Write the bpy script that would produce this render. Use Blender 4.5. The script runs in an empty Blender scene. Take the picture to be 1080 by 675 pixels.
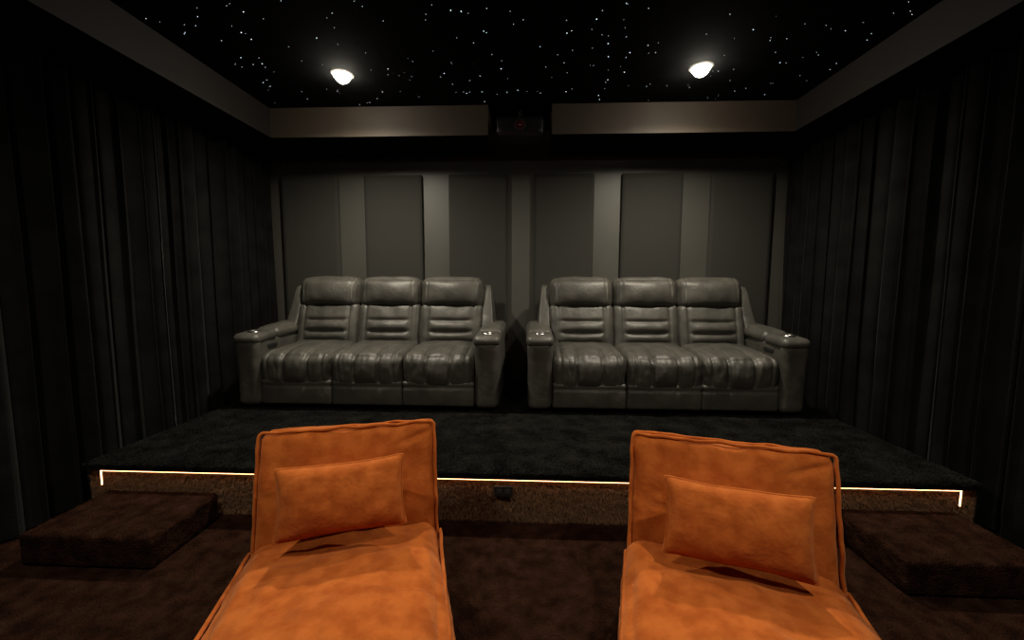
import bpy, math, random
import numpy as np
from mathutils import Vector, Matrix, noise
random.seed(7)
S=bpy.context.scene
S.view_settings.view_transform='Standard'
S.view_settings.look='None'
COL=bpy.context.collection
P=0.28                      # platform height
EYE=P+1.023
# ------------------------------------------------------------------ camera
def make_camera():
    f,yaw,pitch,roll=421.2,0.042,0.092,0.003
    r0=Vector((math.cos(yaw),math.sin(yaw),0)); fh=Vector((-math.sin(yaw),math.cos(yaw),0)); Z=Vector((0,0,1))
    fw=fh*math.cos(pitch)-Z*math.sin(pitch); u0=fh*math.sin(pitch)+Z*math.cos(pitch)
    r=r0*math.cos(roll)+u0*math.sin(roll); u=u0*math.cos(roll)-r0*math.sin(roll)
    M=Matrix((r,u,-fw)).transposed().to_4x4(); M.translation=Vector((0.085,0,EYE))
    c=bpy.data.cameras.new('camera'); c.sensor_width=36; c.lens=f/1080*36; c.clip_start=0.02
    o=bpy.data.objects.new('camera',c); COL.objects.link(o); o.matrix_world=M; S.camera=o
make_camera()
# ------------------------------------------------------------------ materials
def mat(name,c1,c2=None,rough=.6,nscale=8,ndetail=4,bscale=0,bstr=0,bdist=.01,sheen=0,sheencol=None,spec=.5,metal=0,stretch=None,ramp=(.35,.65),b2=None):
    m=bpy.data.materials.new(name); m.use_nodes=True; N=m.node_tree.nodes; L=m.node_tree.links
    b=N['Principled BSDF']; b.inputs['Roughness'].default_value=rough; b.inputs['Metallic'].default_value=metal
    b.inputs['Specular IOR Level'].default_value=spec
    tc=N.new('ShaderNodeTexCoord'); mp=N.new('ShaderNodeMapping'); L.new(tc.outputs['Object'],mp.inputs[0])
    if stretch: mp.inputs['Scale'].default_value=stretch
    n=N.new('ShaderNodeTexNoise'); n.inputs['Scale'].default_value=nscale; n.inputs['Detail'].default_value=ndetail
    L.new(mp.outputs[0],n.inputs['Vector'])
    cr=N.new('ShaderNodeValToRGB'); cr.color_ramp.elements[0].position=ramp[0]; cr.color_ramp.elements[1].position=ramp[1]
    cr.color_ramp.elements[0].color=(*c1,1); cr.color_ramp.elements[1].color=(*(c2 or [x*1.3 for x in c1]),1)
    L.new(n.outputs['Fac'],cr.inputs[0]); L.new(cr.outputs[0],b.inputs['Base Color'])
    if sheen:
        b.inputs['Sheen Weight'].default_value=sheen; b.inputs['Sheen Roughness'].default_value=.4
        if sheencol: b.inputs['Sheen Tint'].default_value=(*sheencol,1)
    if bstr:
        n2=N.new('ShaderNodeTexNoise'); n2.inputs['Scale'].default_value=bscale; n2.inputs['Detail'].default_value=5
        L.new(mp.outputs[0],n2.inputs['Vector'])
        bp=N.new('ShaderNodeBump'); bp.inputs['Strength'].default_value=bstr; bp.inputs['Distance'].default_value=bdist
        L.new(n2.outputs['Fac'],bp.inputs['Height'])
        if b2:
            n3=N.new('ShaderNodeTexNoise'); n3.inputs['Scale'].default_value=b2[0]; n3.inputs['Detail'].default_value=3
            L.new(mp.outputs[0],n3.inputs['Vector'])
            bp2=N.new('ShaderNodeBump'); bp2.inputs['Strength'].default_value=b2[1]; bp2.inputs['Distance'].default_value=b2[2]
            L.new(n3.outputs['Fac'],bp2.inputs['Height']); L.new(bp2.outputs[0],bp.inputs['Normal'])
        L.new(bp.outputs[0],b.inputs['Normal'])
    return m
def emis(name,c,s):
    m=bpy.data.materials.new(name); m.use_nodes=True; b=m.node_tree.nodes['Principled BSDF']
    b.inputs['Base Color'].default_value=(*c,1); b.inputs['Emission Color'].default_value=(*c,1); b.inputs['Emission Strength'].default_value=s
    return m
M_wall=mat('charcoal_paint',(.052,.050,.043),(.058,.056,.048),rough=.5,nscale=3,bscale=180,bstr=.15,bdist=.002)
M_side=mat('black_paint',(.012,.012,.012),rough=.8)
M_ceil=mat('star_ceiling_black',(.006,.006,.006),(.009,.009,.009),rough=.95,spec=.05)
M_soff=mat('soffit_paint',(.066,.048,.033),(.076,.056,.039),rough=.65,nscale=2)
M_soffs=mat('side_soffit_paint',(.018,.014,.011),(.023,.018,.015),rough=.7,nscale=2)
M_panel=mat('acoustic_fabric',(.028,.027,.024),(.034,.033,.029),rough=.9,nscale=300,bscale=400,bstr=.3,bdist=.002,sheen=.05,spec=.2)
M_curt=mat('black_velvet',(.004,.004,.004),(.007,.007,.0068),rough=.9,nscale=6,sheen=.11,sheencol=(.5,.5,.48),spec=.05,bscale=90,bstr=.2)
M_leather=mat('dark_leather',(.038,.036,.031),(.065,.061,.052),rough=.50,nscale=6,ndetail=8,bscale=150,bstr=.3,bdist=.003,b2=(22,.35,.010),spec=.52)
M_stitch=mat('light_stitching',(.30,.29,.25),rough=.7)
M_chrome=mat('brushed_steel',(.45,.45,.45),rough=.25,metal=1)
M_trim=mat('downlight_trim',(.5,.48,.44),rough=.5)
M_blackp=mat('black_plastic',(.012,.012,.012),rough=.3)
M_carpB=mat('black_shag_carpet',(.006,.006,.0055),(.018,.0178,.0155),rough=1,nscale=9,ndetail=10,bscale=110,bstr=1,bdist=.02,b2=(18,.6,.02),spec=.02,ramp=(.35,.75))
M_carpR=mat('brown_shag_carpet',(.10,.054,.030),(.27,.160,.096),rough=1,nscale=70,ndetail=6,spec=.05,ramp=(.35,.7))
M_carpF=mat('brown_floor_carpet',(.014,.0055,.003),(.042,.018,.011),rough=1,nscale=14,ndetail=9,bscale=120,bstr=1,bdist=.02,b2=(20,.7,.03),spec=.03,ramp=(.35,.75))
M_velvet=mat('orange_velvet',(.355,.079,.013),(.48,.124,.023),rough=.85,nscale=16,ndetail=11,bscale=70,bstr=.4,bdist=.005,sheen=.45,sheencol=(1,.56,.3),spec=.06,ramp=(.36,.62),b2=(9,.4,.02))
M_led=emis('led_warm',(1,.48,.21),6.5)
M_star=emis('star_glow',(.85,.93,1),2.2)
M_lamp=emis('lamp_glow',(1,.93,.78),90)
# ------------------------------------------------------------------ helpers
def link(o,parent=None):
    COL.objects.link(o)
    if parent: o.parent=parent
    return o
def mesh(name,V,F,m,parent=None,smooth=True,loc=(0,0,0),rot=(0,0,0)):
    me=bpy.data.meshes.new(name); me.from_pydata([tuple(v) for v in V],[],F); me.materials.append(m); me.update()
    if smooth: me.polygons.foreach_set('use_smooth',[True]*len(me.polygons))
    o=bpy.data.objects.new(name,me); link(o,parent); o.location=loc; o.rotation_euler=rot
    return o
def empty(name,loc=(0,0,0),rz=0):
    o=bpy.data.objects.new(name,None); COL.objects.link(o); o.location=loc; o.rotation_euler=(0,0,rz); o.empty_display_size=.1
    return o
def box(name,a,b,m,parent=None,under=None):
    x0,y0,z0=a;x1,y1,z1=b
    V=[(x0,y0,z0),(x1,y0,z0),(x1,y1,z0),(x0,y1,z0),(x0,y0,z1),(x1,y0,z1),(x1,y1,z1),(x0,y1,z1)]
    F=[(0,3,2,1),(4,5,6,7),(0,1,5,4),(1,2,6,5),(2,3,7,6),(3,0,4,7)]
    o=mesh(name,V,F,m,parent,smooth=False)
    if under: o.data.materials.append(under); o.data.polygons[0].material_index=1
    return o
def warp(u): return .45*u+.55*math.sin(math.pi*u/2)
def rpos(size,r,puff,disp,u,v,w):
    h=[s/2 for s in size]; p=[u*h[0],v*h[1],w*h[2]]
    q=[max(-(h[i]-r),min(h[i]-r,p[i])) for i in range(3)]
    d=Vector((p[0]-q[0],p[1]-q[1],p[2]-q[2])); n=d.normalized() if d.length>1e-9 else Vector((0,0,1))
    pos=Vector(q)+n*r
    pos.x+=u*puff[0]*(1-v*v)*(1-w*w); pos.y+=v*puff[1]*(1-u*u)*(1-w*w); pos.z+=w*puff[2]*(1-u*u)*(1-v*v)
    if disp:
        t=disp(pos.copy(),n,(u,v,w))
        pos=pos+(n*t if not isinstance(t,Vector) else t)
    return pos
def rbox(name,size,r,n,m,parent=None,loc=(0,0,0),rot=(0,0,0),puff=(0,0,0),disp=None):
    nx,ny,nz=n; idx={}; V=[]; F=[]
    def g(i,j,k):
        if (i,j,k) not in idx:
            idx[(i,j,k)]=len(V); V.append(rpos(size,r,puff,disp,warp(2*i/nx-1),warp(2*j/ny-1),warp(2*k/nz-1)))
        return idx[(i,j,k)]
    for i in range(nx):
        for j in range(ny):
            F.append((g(i,j,0),g(i,j+1,0),g(i+1,j+1,0),g(i+1,j,0))); F.append((g(i,j,nz),g(i+1,j,nz),g(i+1,j+1,nz),g(i,j+1,nz)))
        for k in range(nz):
            F.append((g(i,0,k),g(i+1,0,k),g(i+1,0,k+1),g(i,0,k+1))); F.append((g(i,ny,k),g(i,ny,k+1),g(i+1,ny,k+1),g(i+1,ny,k)))
    for j in range(ny):
        for k in range(nz):
            F.append((g(0,j,k),g(0,j,k+1),g(0,j+1,k+1),g(0,j+1,k))); F.append((g(nx,j,k),g(nx,j+1,k),g(nx,j+1,k+1),g(nx,j,k+1)))
    return mesh(name,V,F,m,parent,True,loc,rot)
def tube(name,pts,rad,m,parent=None,loc=(0,0,0),rot=(0,0,0),cyc=False):
    c=bpy.data.curves.new(name,'CURVE'); c.dimensions='3D'; c.bevel_depth=rad; c.bevel_resolution=2
    s=c.splines.new('POLY'); s.points.add(len(pts)-1)
    for a,p in zip(s.points,pts): a.co=(*p,1)
    s.use_cyclic_u=cyc; c.materials.append(m)
    o=bpy.data.objects.new(name,c); link(o,parent); o.location=loc; o.rotation_euler=rot
    return o
def lathe(name,prof,m,parent=None,loc=(0,0,0),seg=32,rot=(0,0,0)):
    V=[];F=[]
    for r,z in prof:
        for i in range(seg):
            a=2*math.pi*i/seg; V.append((r*math.cos(a),r*math.sin(a),z))
    for k in range(len(prof)-1):
        for i in range(seg):
            j=(i+1)%seg; F.append((k*seg+i,k*seg+j,(k+1)*seg+j,(k+1)*seg+i))
    return mesh(name,V,F,m,parent,True,loc,rot)
def ga(x,w): return math.exp(-(x/w)**2)
def nz(p,s,o=0): return noise.noise(Vector((p[0]*s+o,p[1]*s+o*1.7,p[2]*s-o)))
# ------------------------------------------------------------------ room
ZC=EYE+1.489; ZS=EYE+1.245; YB=4.07; YS=3.49; XW=2.64; YF=-2.2
box('floor',(-XW,YF,-.05),(XW,YB,0),M_carpF)
box('ceiling',(-XW,YF,ZC),(XW,YB,ZC+.05),M_ceil)
box('wall_back',(-XW,YB,0),(XW,YB+.1,ZC),M_wall)
box('wall_left',(-XW-.1,YF,0),(-XW,YB+.1,ZC),M_side)
box('wall_right',(XW,YF,0),(XW+.1,YB+.1,ZC),M_side)
box('wall_front',(-XW,YF-.1,0),(XW,YF,ZC),M_side)
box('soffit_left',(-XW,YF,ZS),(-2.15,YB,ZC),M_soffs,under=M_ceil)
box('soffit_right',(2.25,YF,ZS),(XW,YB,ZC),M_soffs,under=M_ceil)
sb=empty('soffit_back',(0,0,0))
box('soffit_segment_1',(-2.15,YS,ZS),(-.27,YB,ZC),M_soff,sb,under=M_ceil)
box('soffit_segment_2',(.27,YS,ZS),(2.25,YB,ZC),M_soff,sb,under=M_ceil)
# ceiling stars (one object)
V=[];F=[]
for i in range(420):
    x=random.uniform(-2.1,2.2); y=random.uniform(1.0,3.46); r=random.choice([.0015,.0016,.0020,.0022,.0032])
    b=len(V)
    for dx,dy,dz in((r,0,0),(0,r,0),(-r,0,0),(0,-r,0),(0,0,-r)): V.append((x+dx,y+dy,ZC-.0005+dz))
    F+=[(b,b+1,b+4),(b+1,b+2,b+4),(b+2,b+3,b+4),(b+3,b,b+4)]
mesh('fiber_optic_ceiling_stars',V,F,M_star,smooth=False)
# downlights
def downlight(x,y,energy,vis=True):
    e=empty('recessed_downlight',(x,y,ZC))
    lathe('trim_ring',[(.050,-.001),(.052,-.008),(.070,-.008),(.080,0)],M_trim,e)
    lathe('lamp_lens',[(.0001,-.060),(.022,-.056),(.042,-.042),(.054,-.022),(.058,-.001)],M_lamp,e)
    l=bpy.data.lights.new('lamp_light','SPOT'); l.energy=energy; l.color=(1,.90,.72); l.spot_size=math.radians(168); l.spot_blend=1; l.shadow_soft_size=.035
    o=bpy.data.objects.new('lamp_light',l); link(o,e); o.location=(0,0,-.10)
for x in(-1.263,1.263):
    downlight(x,2.96,165)
    downlight(x,.55,95)
# acoustic panels
for i in range(6):
    x=(i-2.5)*.852
    rbox('acoustic_panel',(.583,.045,1.65),.006,(10,2,20),M_panel,None,(x,YB-.023,P+2.09-.825))
# platform
pl=empty('carpeted_platform'); XP=2.41
box('platform_top',(-XP,2.045,P-.025),(XP,YB-.001,P),M_carpB,pl)
box('platform_body',(-XP,2.086,0.001),(XP,YB-.001,P-.025),M_carpR,pl)
# shag fibres
def fibres(name,N,fn,m,parent):
    V=[];F=[]
    for i in range(N):
        base,dirv,w=fn()
        s=Vector((random.uniform(-1,1),random.uniform(-.5,.5),random.uniform(-1,1))).cross(dirv).normalized()*w
        mid=base+dirv*.55; tip=base+dirv+Vector((0,0,-.25*dirv.length))
        b=len(V); V+=[base-s,base+s,mid+s*.8,mid-s*.8,tip]; F+=[(b,b+1,b+2,b+3),(b+3,b+2,b+4)]
    mesh(name,V,F,m,parent)
def f_riser():
    x=random.uniform(-XP+.01,XP-.01); z=random.uniform(.004,P-.03)
    cl=.5+.5*noise.noise(Vector((x*25,z*25,0)))
    return Vector((x,2.086,z)),Vector((random.gauss(0,.5),-1,random.gauss(-.35,.5))).normalized()*(.012+.018*cl),.0014
fibres('riser_pile',70000,f_riser,M_carpR,pl)
def f_lip():
    x=random.uniform(-XP+.01,XP-.01); z=random.uniform(P-.02,P+.004)
    return Vector((x,2.047,z)),Vector((random.gauss(0,.6),-.8,random.gauss(.2,.5))).normalized()*.010,.0014
fibres('lip_pile',16000,f_lip,M_carpB,pl)
def f_top():
    x=random.uniform(-XP+.01,XP-.01); y=2.05+1.2*random.random()**1.5
    return Vector((x,y,P+.004)),Vector((random.gauss(0,.5),random.gauss(0,.5),1.0)).normalized()*random.uniform(.008,.015),.0018
fibres('platform_top_pile',90000,f_top,M_carpB,pl)
# shaggy platform surface
V=[];F=[];nx,ny=560,240
for j in range(ny+1):
    for i in range(nx+1):
        x=-XP+2*XP*i/nx; y=2.045+1.99*j/ny
        V.append((x,y,P+.004+random.random()*.006+.004*nz((x,y,0),10)))
for j in range(ny):
    for i in range(nx):
        a=j*(nx+1)+i; F.append((a,a+1,a+nx+2,a+nx+1))
mesh('platform_pile',V,F,M_carpB,pl)
led=empty('led_strip_light')
box('strip',(-2.3,2.050,P-.031),(2.3,2.056,P-.0255),M_led,led)
box('strip_end_1',(-2.303,2.046,P-.11),(-2.300,2.052,P-.0255),M_led,led)
box('strip_end_2',(2.300,2.046,P-.11),(2.303,2.052,P-.0255),M_led,led)
# steps
for x0,x1 in((-2.24,-1.62),(1.68,2.26)):
    rbox('carpeted_step',(x1-x0,.40,.148),.015,(60,36,14),M_carpF,None,((x0+x1)/2,1.832,.0745),disp=lambda p,n,u:random.random()*.006)
# riser outlet
o=empty('riser_power_outlet',(-.045,2.056,.185))
rbox('plate',(.10,.012,.062),.003,(6,2,6),M_blackp,o)
rbox('socket_1',(.03,.006,.03),.002,(4,2,4),M_side,o,(-.022,-.004,0)); rbox('socket_2',(.03,.006,.03),.002,(4,2,4),M_side,o,(.022,-.004,0))
# projector
pj=empty('ceiling_projector',(.0,3.62,ZS+.07))
rbox('body',(.40,.30,.15),.03,(14,12,8),M_blackp,pj)
lathe('lens_ring',[(.0,0),(.045,0),(.052,.01),(.052,.04)],M_side,pj,(.0,-.165,0),rot=(-math.pi/2,0,0))
lathe('lens',[(.0001,-.012),(.02,-.009),(.036,.0)],mat('lens_glass',(.05,.01,.008),rough=.05,spec=1),pj,(.0,-.166,0),rot=(-math.pi/2,0,0))
lathe('mount_pole',[(.02,0),(.02,.10)],M_blackp,pj,(0,0,.072))
# curtains
def curtain(side,seed):
    V=[];F=[]
    ys=np.arange(-2.15,3.97,.007); n=len(ys); rows=22
    ph=0; per=[]
    for y in ys:
        ph+=.007/(.135+.075*noise.noise(Vector((y*2.3,seed,0))))*2*math.pi; per.append(ph)
    for r in range(rows+1):
        t=r/rows
        for k,y in enumerate(ys):
            z=.012+(ZS-.014)*t
            a=per[k]+1.1*noise.noise(Vector((y*2.2,t*1.3,seed+3)))*(1-.8*t)
            amp=.048*(1+.7*noise.noise(Vector((y*3.1,t*.8,seed+9))))
            w=math.sin(a)+.25*math.sin(2.3*a+seed)
            V.append((side*(2.522+amp*w*.85+.010*noise.noise(Vector((y*4,t*2,seed)))),y+.016*math.sin(2*a),z))
    for r in range(rows):
        for k in range(n-1):
            a=r*n+k; F.append((a,a+1,a+n+1,a+n))
    mesh('blackout_curtain',V,F,M_curt)
curtain(-1,11); curtain(1,23)
# ------------------------------------------------------------------ recliner sofa
SW=.572
def build_sofa(e):
    for i in(-1,0,1):
        x=i*SW
        def df(p,n,u): return -.010*ga(p.z-.055,.008)*(1 if n.y<0 else 0)+.003*nz(p,9,i)
        rbox('front_panel_%d'%(i+2),(SW-.003,.10,.20),.018,(30,6,20),M_leather,e,(x,.075,.135),puff=(0,.012,0),disp=df)
        # seat cushion with vertical channels
        def ds(p,n,u):
            f=max(0,min(1,(.06-p.y)/.28))*max(0,min(1,(p.z+.10)/.06))
            g=ga(p.x+.098,.011)+ga(p.x-.098,.011)+.6*ga(abs(p.x)-.22,.010)
            t=-.024*g*f*(1 if (n.z>-.3) else .3)
            t+=.018*f*(abs(math.cos(p.x*math.pi/.196))**.5-.5)
            t+=.006*f*nz((p.x*3,p.y,p.z),14,i+3)
            return t+.008*nz(p,8,i*3)
        rbox('seat_cushion_%d'%(i+2),(SW+.008,.66,.27),.055,(60,34,28),M_leather,e,(x,.36,.325),(math.radians(4),0,0),puff=(0,.03,.03),disp=ds)
        # back cushion with horizontal pinched channels
        def db(p,n,u):
            if n.y>.2: return 0
            side=1/(1+math.exp((abs(p.x)-.175)/.014))
            c=.02*p.x*p.x/.16
            g=.8*ga(p.z-.055-c,.014)+ga(p.z+.050-c,.015)+.5*ga(p.z+.135-c,.013)
            t=-.026*g*side-.012*ga(abs(p.x)-.205,.010)
            t+=.012*side*(ga(p.z,.03)+ga(p.z+.095,.03))
            return t+.007*nz(p,9,i*5+1)
        rbox('back_cushion_%d'%(i+2),(SW+.010,.24,.44),.05,(56,10,46),M_leather,e,(x,.665,.585),(math.radians(-13),0,0),puff=(0,.035,.01),disp=db)
        # headrest
        def dh(p,n,u): return -.007*ga(abs(p.x)-.215,.007)+.006*nz(p,9,i*2+7)
        sz=(SW+.006,.24,.295); pf=(0,.055,.016); R=.078
        loc=(x,.725,.902); rt=(math.radians(-9),0,0)
        rbox('headrest_%d'%(i+2),sz,R,(48,20,28),M_leather,e,loc,rt,puff=pf,disp=dh)
        for s in(-1,1):
            pts=[]
            for k in range(15):
                w=-.80+1.70*k/14
                q=rpos(sz,R,pf,dh,s*.215/(SW/2),-1,w); pts.append(q+Vector((s*.008,-.0004,0)))
            tube('headrest_stitch_%d_%s'%(i+2,'l' if s<0 else 'r'),pts,.0018,M_stitch,e,loc,rt)
    # back shell
    rbox('back_shell',(3*SW+.02,.12,.86),.03,(20,4,14),M_leather,e,(0,.86,.53),(math.radians(-7),0,0))
    rbox('under_frame',(3*SW+.05,.78,.10),.01,(4,4,2),M_blackp,e,(0,.50,.075))
    for s,nm in((-1,'left'),(1,'right')):
        xa=s*(3*SW/2+.098)
        def da(p,n,u): return .005*nz(p,7,2)+.012*ga(p.z-.22,.10)*(1 if n.y<-.3 else 0)
        rbox('arm_%s'%nm,(.19,.90,.55),.05,(16,34,24),M_leather,e,(xa,.465,.295),disp=da)
        def dp(p,n,u): return .005*nz(p,9,4)
        rbox('arm_pad_%s'%nm,(.215,.62,.10),.048,(18,34,12),M_leather,e,(xa,.57,.585),(math.radians(2),0,0),puff=(.004,0,.022),disp=dp)
        rbox('arm_front_cap_%s'%nm,(.212,.27,.085),.040,(18,20,10),M_leather,e,(xa,.135,.565),(math.radians(3),0,0),puff=(.002,.008,.004),disp=dp)
        lathe('cup_ring_%s'%nm,[(.036,.0),(.037,.006),(.046,.007),(.048,.0)],M_chrome,e,(xa,.125,.608))
        lathe('cup_well_%s'%nm,[(.0001,.001),(.036,.002)],M_blackp,e,(xa,.125,.608))
        rbox('control_panel_%s'%nm,(.012,.12,.03),.004,(4,6,4),M_blackp,e,(xa-s*.098,.20,.49))
        V=[];hw=.055
        prof=[(.50,.55),(.60,.72),(.68,.93),(.715,.975),(.80,.99),(.90,.97),(.93,.60),(.90,.50)]
        def shrink(k): return [(.73+(y-.73)*k,.74+(z-.74)*k) for y,z in prof]
        for xx,k in((-hw,.94),(-hw+.012,1),(hw-.012,1),(hw,.94)):
            for (y,z) in shrink(k):
                V.append((s*(3*SW/2+.052)+xx*(1-.35*max(0,(z-.6)/.4))+s*(-.02)*max(0,(z-.6)/.4),y,z))
        n=len(prof);F=[]
        for a in range(3):
            for b in range(n):
                c=(b+1)%n; F.append((a*n+b,a*n+c,(a+1)*n+c,(a+1)*n+b))
        F.append(tuple(range(n))[::-1]); F.append(tuple(3*n+b for b in range(n)))
        w=mesh('wing_%s'%nm,V,F,M_leather,e)
        bv=w.modifiers.new('b','BEVEL'); bv.width=.012; bv.segments=3; bv.limit_method='ANGLE'
        for fx in(.12,.80):
            lathe('foot_%s_%d'%(nm,1 if fx<.5 else 2),[(.0001,0),(.022,0),(.025,.035)],M_blackp,e,(xa,fx,.0))
def dup(src,name,loc,rz):
    e=empty(name,loc,rz)
    for c in src.children:
        o=c.copy(); COL.objects.link(o); o.parent=e
    return e
s1=empty('three_seat_recliner_sofa',(-1.196,3.02,P+.0155)); build_sofa(s1)
s2=dup(s1,'three_seat_recliner_sofa',(1.131,3.02,P+.0155),0)
# ------------------------------------------------------------------ chaises
def pillow(name,w,h,T,m,parent,loc,rot,sd=1):
    n=48;V=[];F=[]
    def P2(i,j,s):
        u=2*i/n-1;v=2*j/n-1
        pin2=1-.05*(1-v*v)*abs(u)**3
        x=u*w/2*pin2; z=v*h/2*(1-.06*(1-u*u)*abs(v)**3)+.006*nz((u,v,0),1.2,sd)
        t=T/2*((1-abs(u)**3.0)*(1-abs(v)**2.6))**.5
        t+=(.012*nz((x,z,s),7,sd)+.007*nz((x,z,s),17,4+sd))*(1-u**8)*(1-v**8)
        return (x,s*max(t,.004),z)
    for s in(-1,1):
        b=len(V)
        for j in range(n+1):
            for i in range(n+1): V.append(P2(i,j,s))
        for j in range(n):
            for i in range(n):
                a=b+j*(n+1)+i; q=(a,a+1,a+n+2,a+n+1); F.append(q if s<0 else q[::-1])
    o=mesh(name,V,F,m,parent,True,loc,rot)
    per=[P2(i,0,0) for i in range(n)]+[P2(n,j,0) for j in range(n)]+[P2(i,n,0) for i in range(n,0,-1)]+[P2(0,j,0) for j in range(n,0,-1)]
    tube(name+'_piping',[(a,0,c) for a,b,c in per],.005,m,parent,loc,rot,True)
def build_chaise(e,seed,rollz,pz):
    W=.70
    def ds(p,n,u):
        t=.016*nz(p,4,seed)+.008*nz((p.x*2.2,p.y*.8,p.z),6,seed+2)+.004*nz(p,22,seed+5)
        t+=-.014*ga(p.y-.50+.1*abs(p.x),.05)*(1-abs(u[0])**4)*0.6
        t-=.012*ga(p.x*.3+p.y-.30+.03*nz(p,5,3),.012)*ga(p.x-.22,.16)
        t-=.010*ga(p.x*.9+p.y-.05+.04*nz(p,4,9),.010)*ga(p.x+.18,.12)
        return t
    rbox('seat',(W+.01,1.36,.30),.08,(64,110,24),M_velvet,e,(0,-.60,.165),puff=(.028,.02,.045),disp=ds)
    def dbk(p,n,u):
        t=.013*nz(p,5,seed+4)+.006*nz(p,13,seed)
        t-=.010*ga(p.z+.03+.25*p.x+.03*nz(p,4,8),.010)*ga(p.x+.20,.12)
        t-=.010*ga(p.z-.10-.5*p.x+.03*nz(p,4,5),.012)*ga(p.x-.26,.08)
        return t
    BH=.575
    bl=(0,.115,.405); br=(math.radians(-16),0,0)
    rbox('backrest',(W,.13,BH),.04,(60,14,56),M_velvet,e,bl,br,puff=(0,.032,.0),disp=dbk)
    for k,yy in((1,-.058),(2,.058)):
        pts=[];hw=W/2-.003;hh=BH/2-.002;r=.018
        for cx,cz,a0 in((hw-r,hh-r,0),(-hw+r,hh-r,90),(-hw+r,-hh+r,180),(hw-r,-hh+r,270)):
            for a in range(0,91,15):
                aa=math.radians(a0+a); pts.append((cx+r*math.cos(aa),yy,cz+r*math.sin(aa)))
        full=[]
        for a,b in zip(pts,pts[1:]+pts[:1]):
            m_=max(1,int((Vector(b)-Vector(a)).length/.02))
            for q in range(m_):
                v=Vector(a).lerp(Vector(b),q/m_); v.y+=.006*nz(v,14,k); v.x+=.005*nz(v,15,k+3); v.z+=.006*nz(v,14,k+5); full.append(v)
        tube('backrest_piping_%d'%k,full,.007,M_velvet,e,bl,br,True)
    for s in(-1,1):
        pts=[(s*(W/2+.010+.006*nz((0,y,0),9,s)),y,.262+.012*nz((0,y,0),7,s+2)) for y in np.arange(-1.22,.03,.02)]
        tube('seat_piping_%s'%('l' if s<0 else 'r'),pts,.007,M_velvet,e)
    pillow('lumbar_pillow',.455,.25,.14,M_velvet,e,(-.005,-.075,pz),(math.radians(-18),math.radians(rollz),0),seed)
    for x in(-.27,.27):
        for y in(-1.15,0): lathe('foot_%d_%d'%(x>0,y<-1),[(.0001,0),(.025,0),(.028,.03)],M_blackp,e,(x,y,0))
c1=empty('velvet_chaise_lounge',(-.627,1.475,0),math.radians(15.6)); build_chaise(c1,3,-2,.505)
c2=empty('velvet_chaise_lounge',(.812,1.375,0),math.radians(-14.8)); build_chaise(c2,31,1,.492)
w=bpy.data.worlds.new('world'); S.world=w; w.use_nodes=True; w.node_tree.nodes['Background'].inputs[0].default_value=(0,0,0,1)
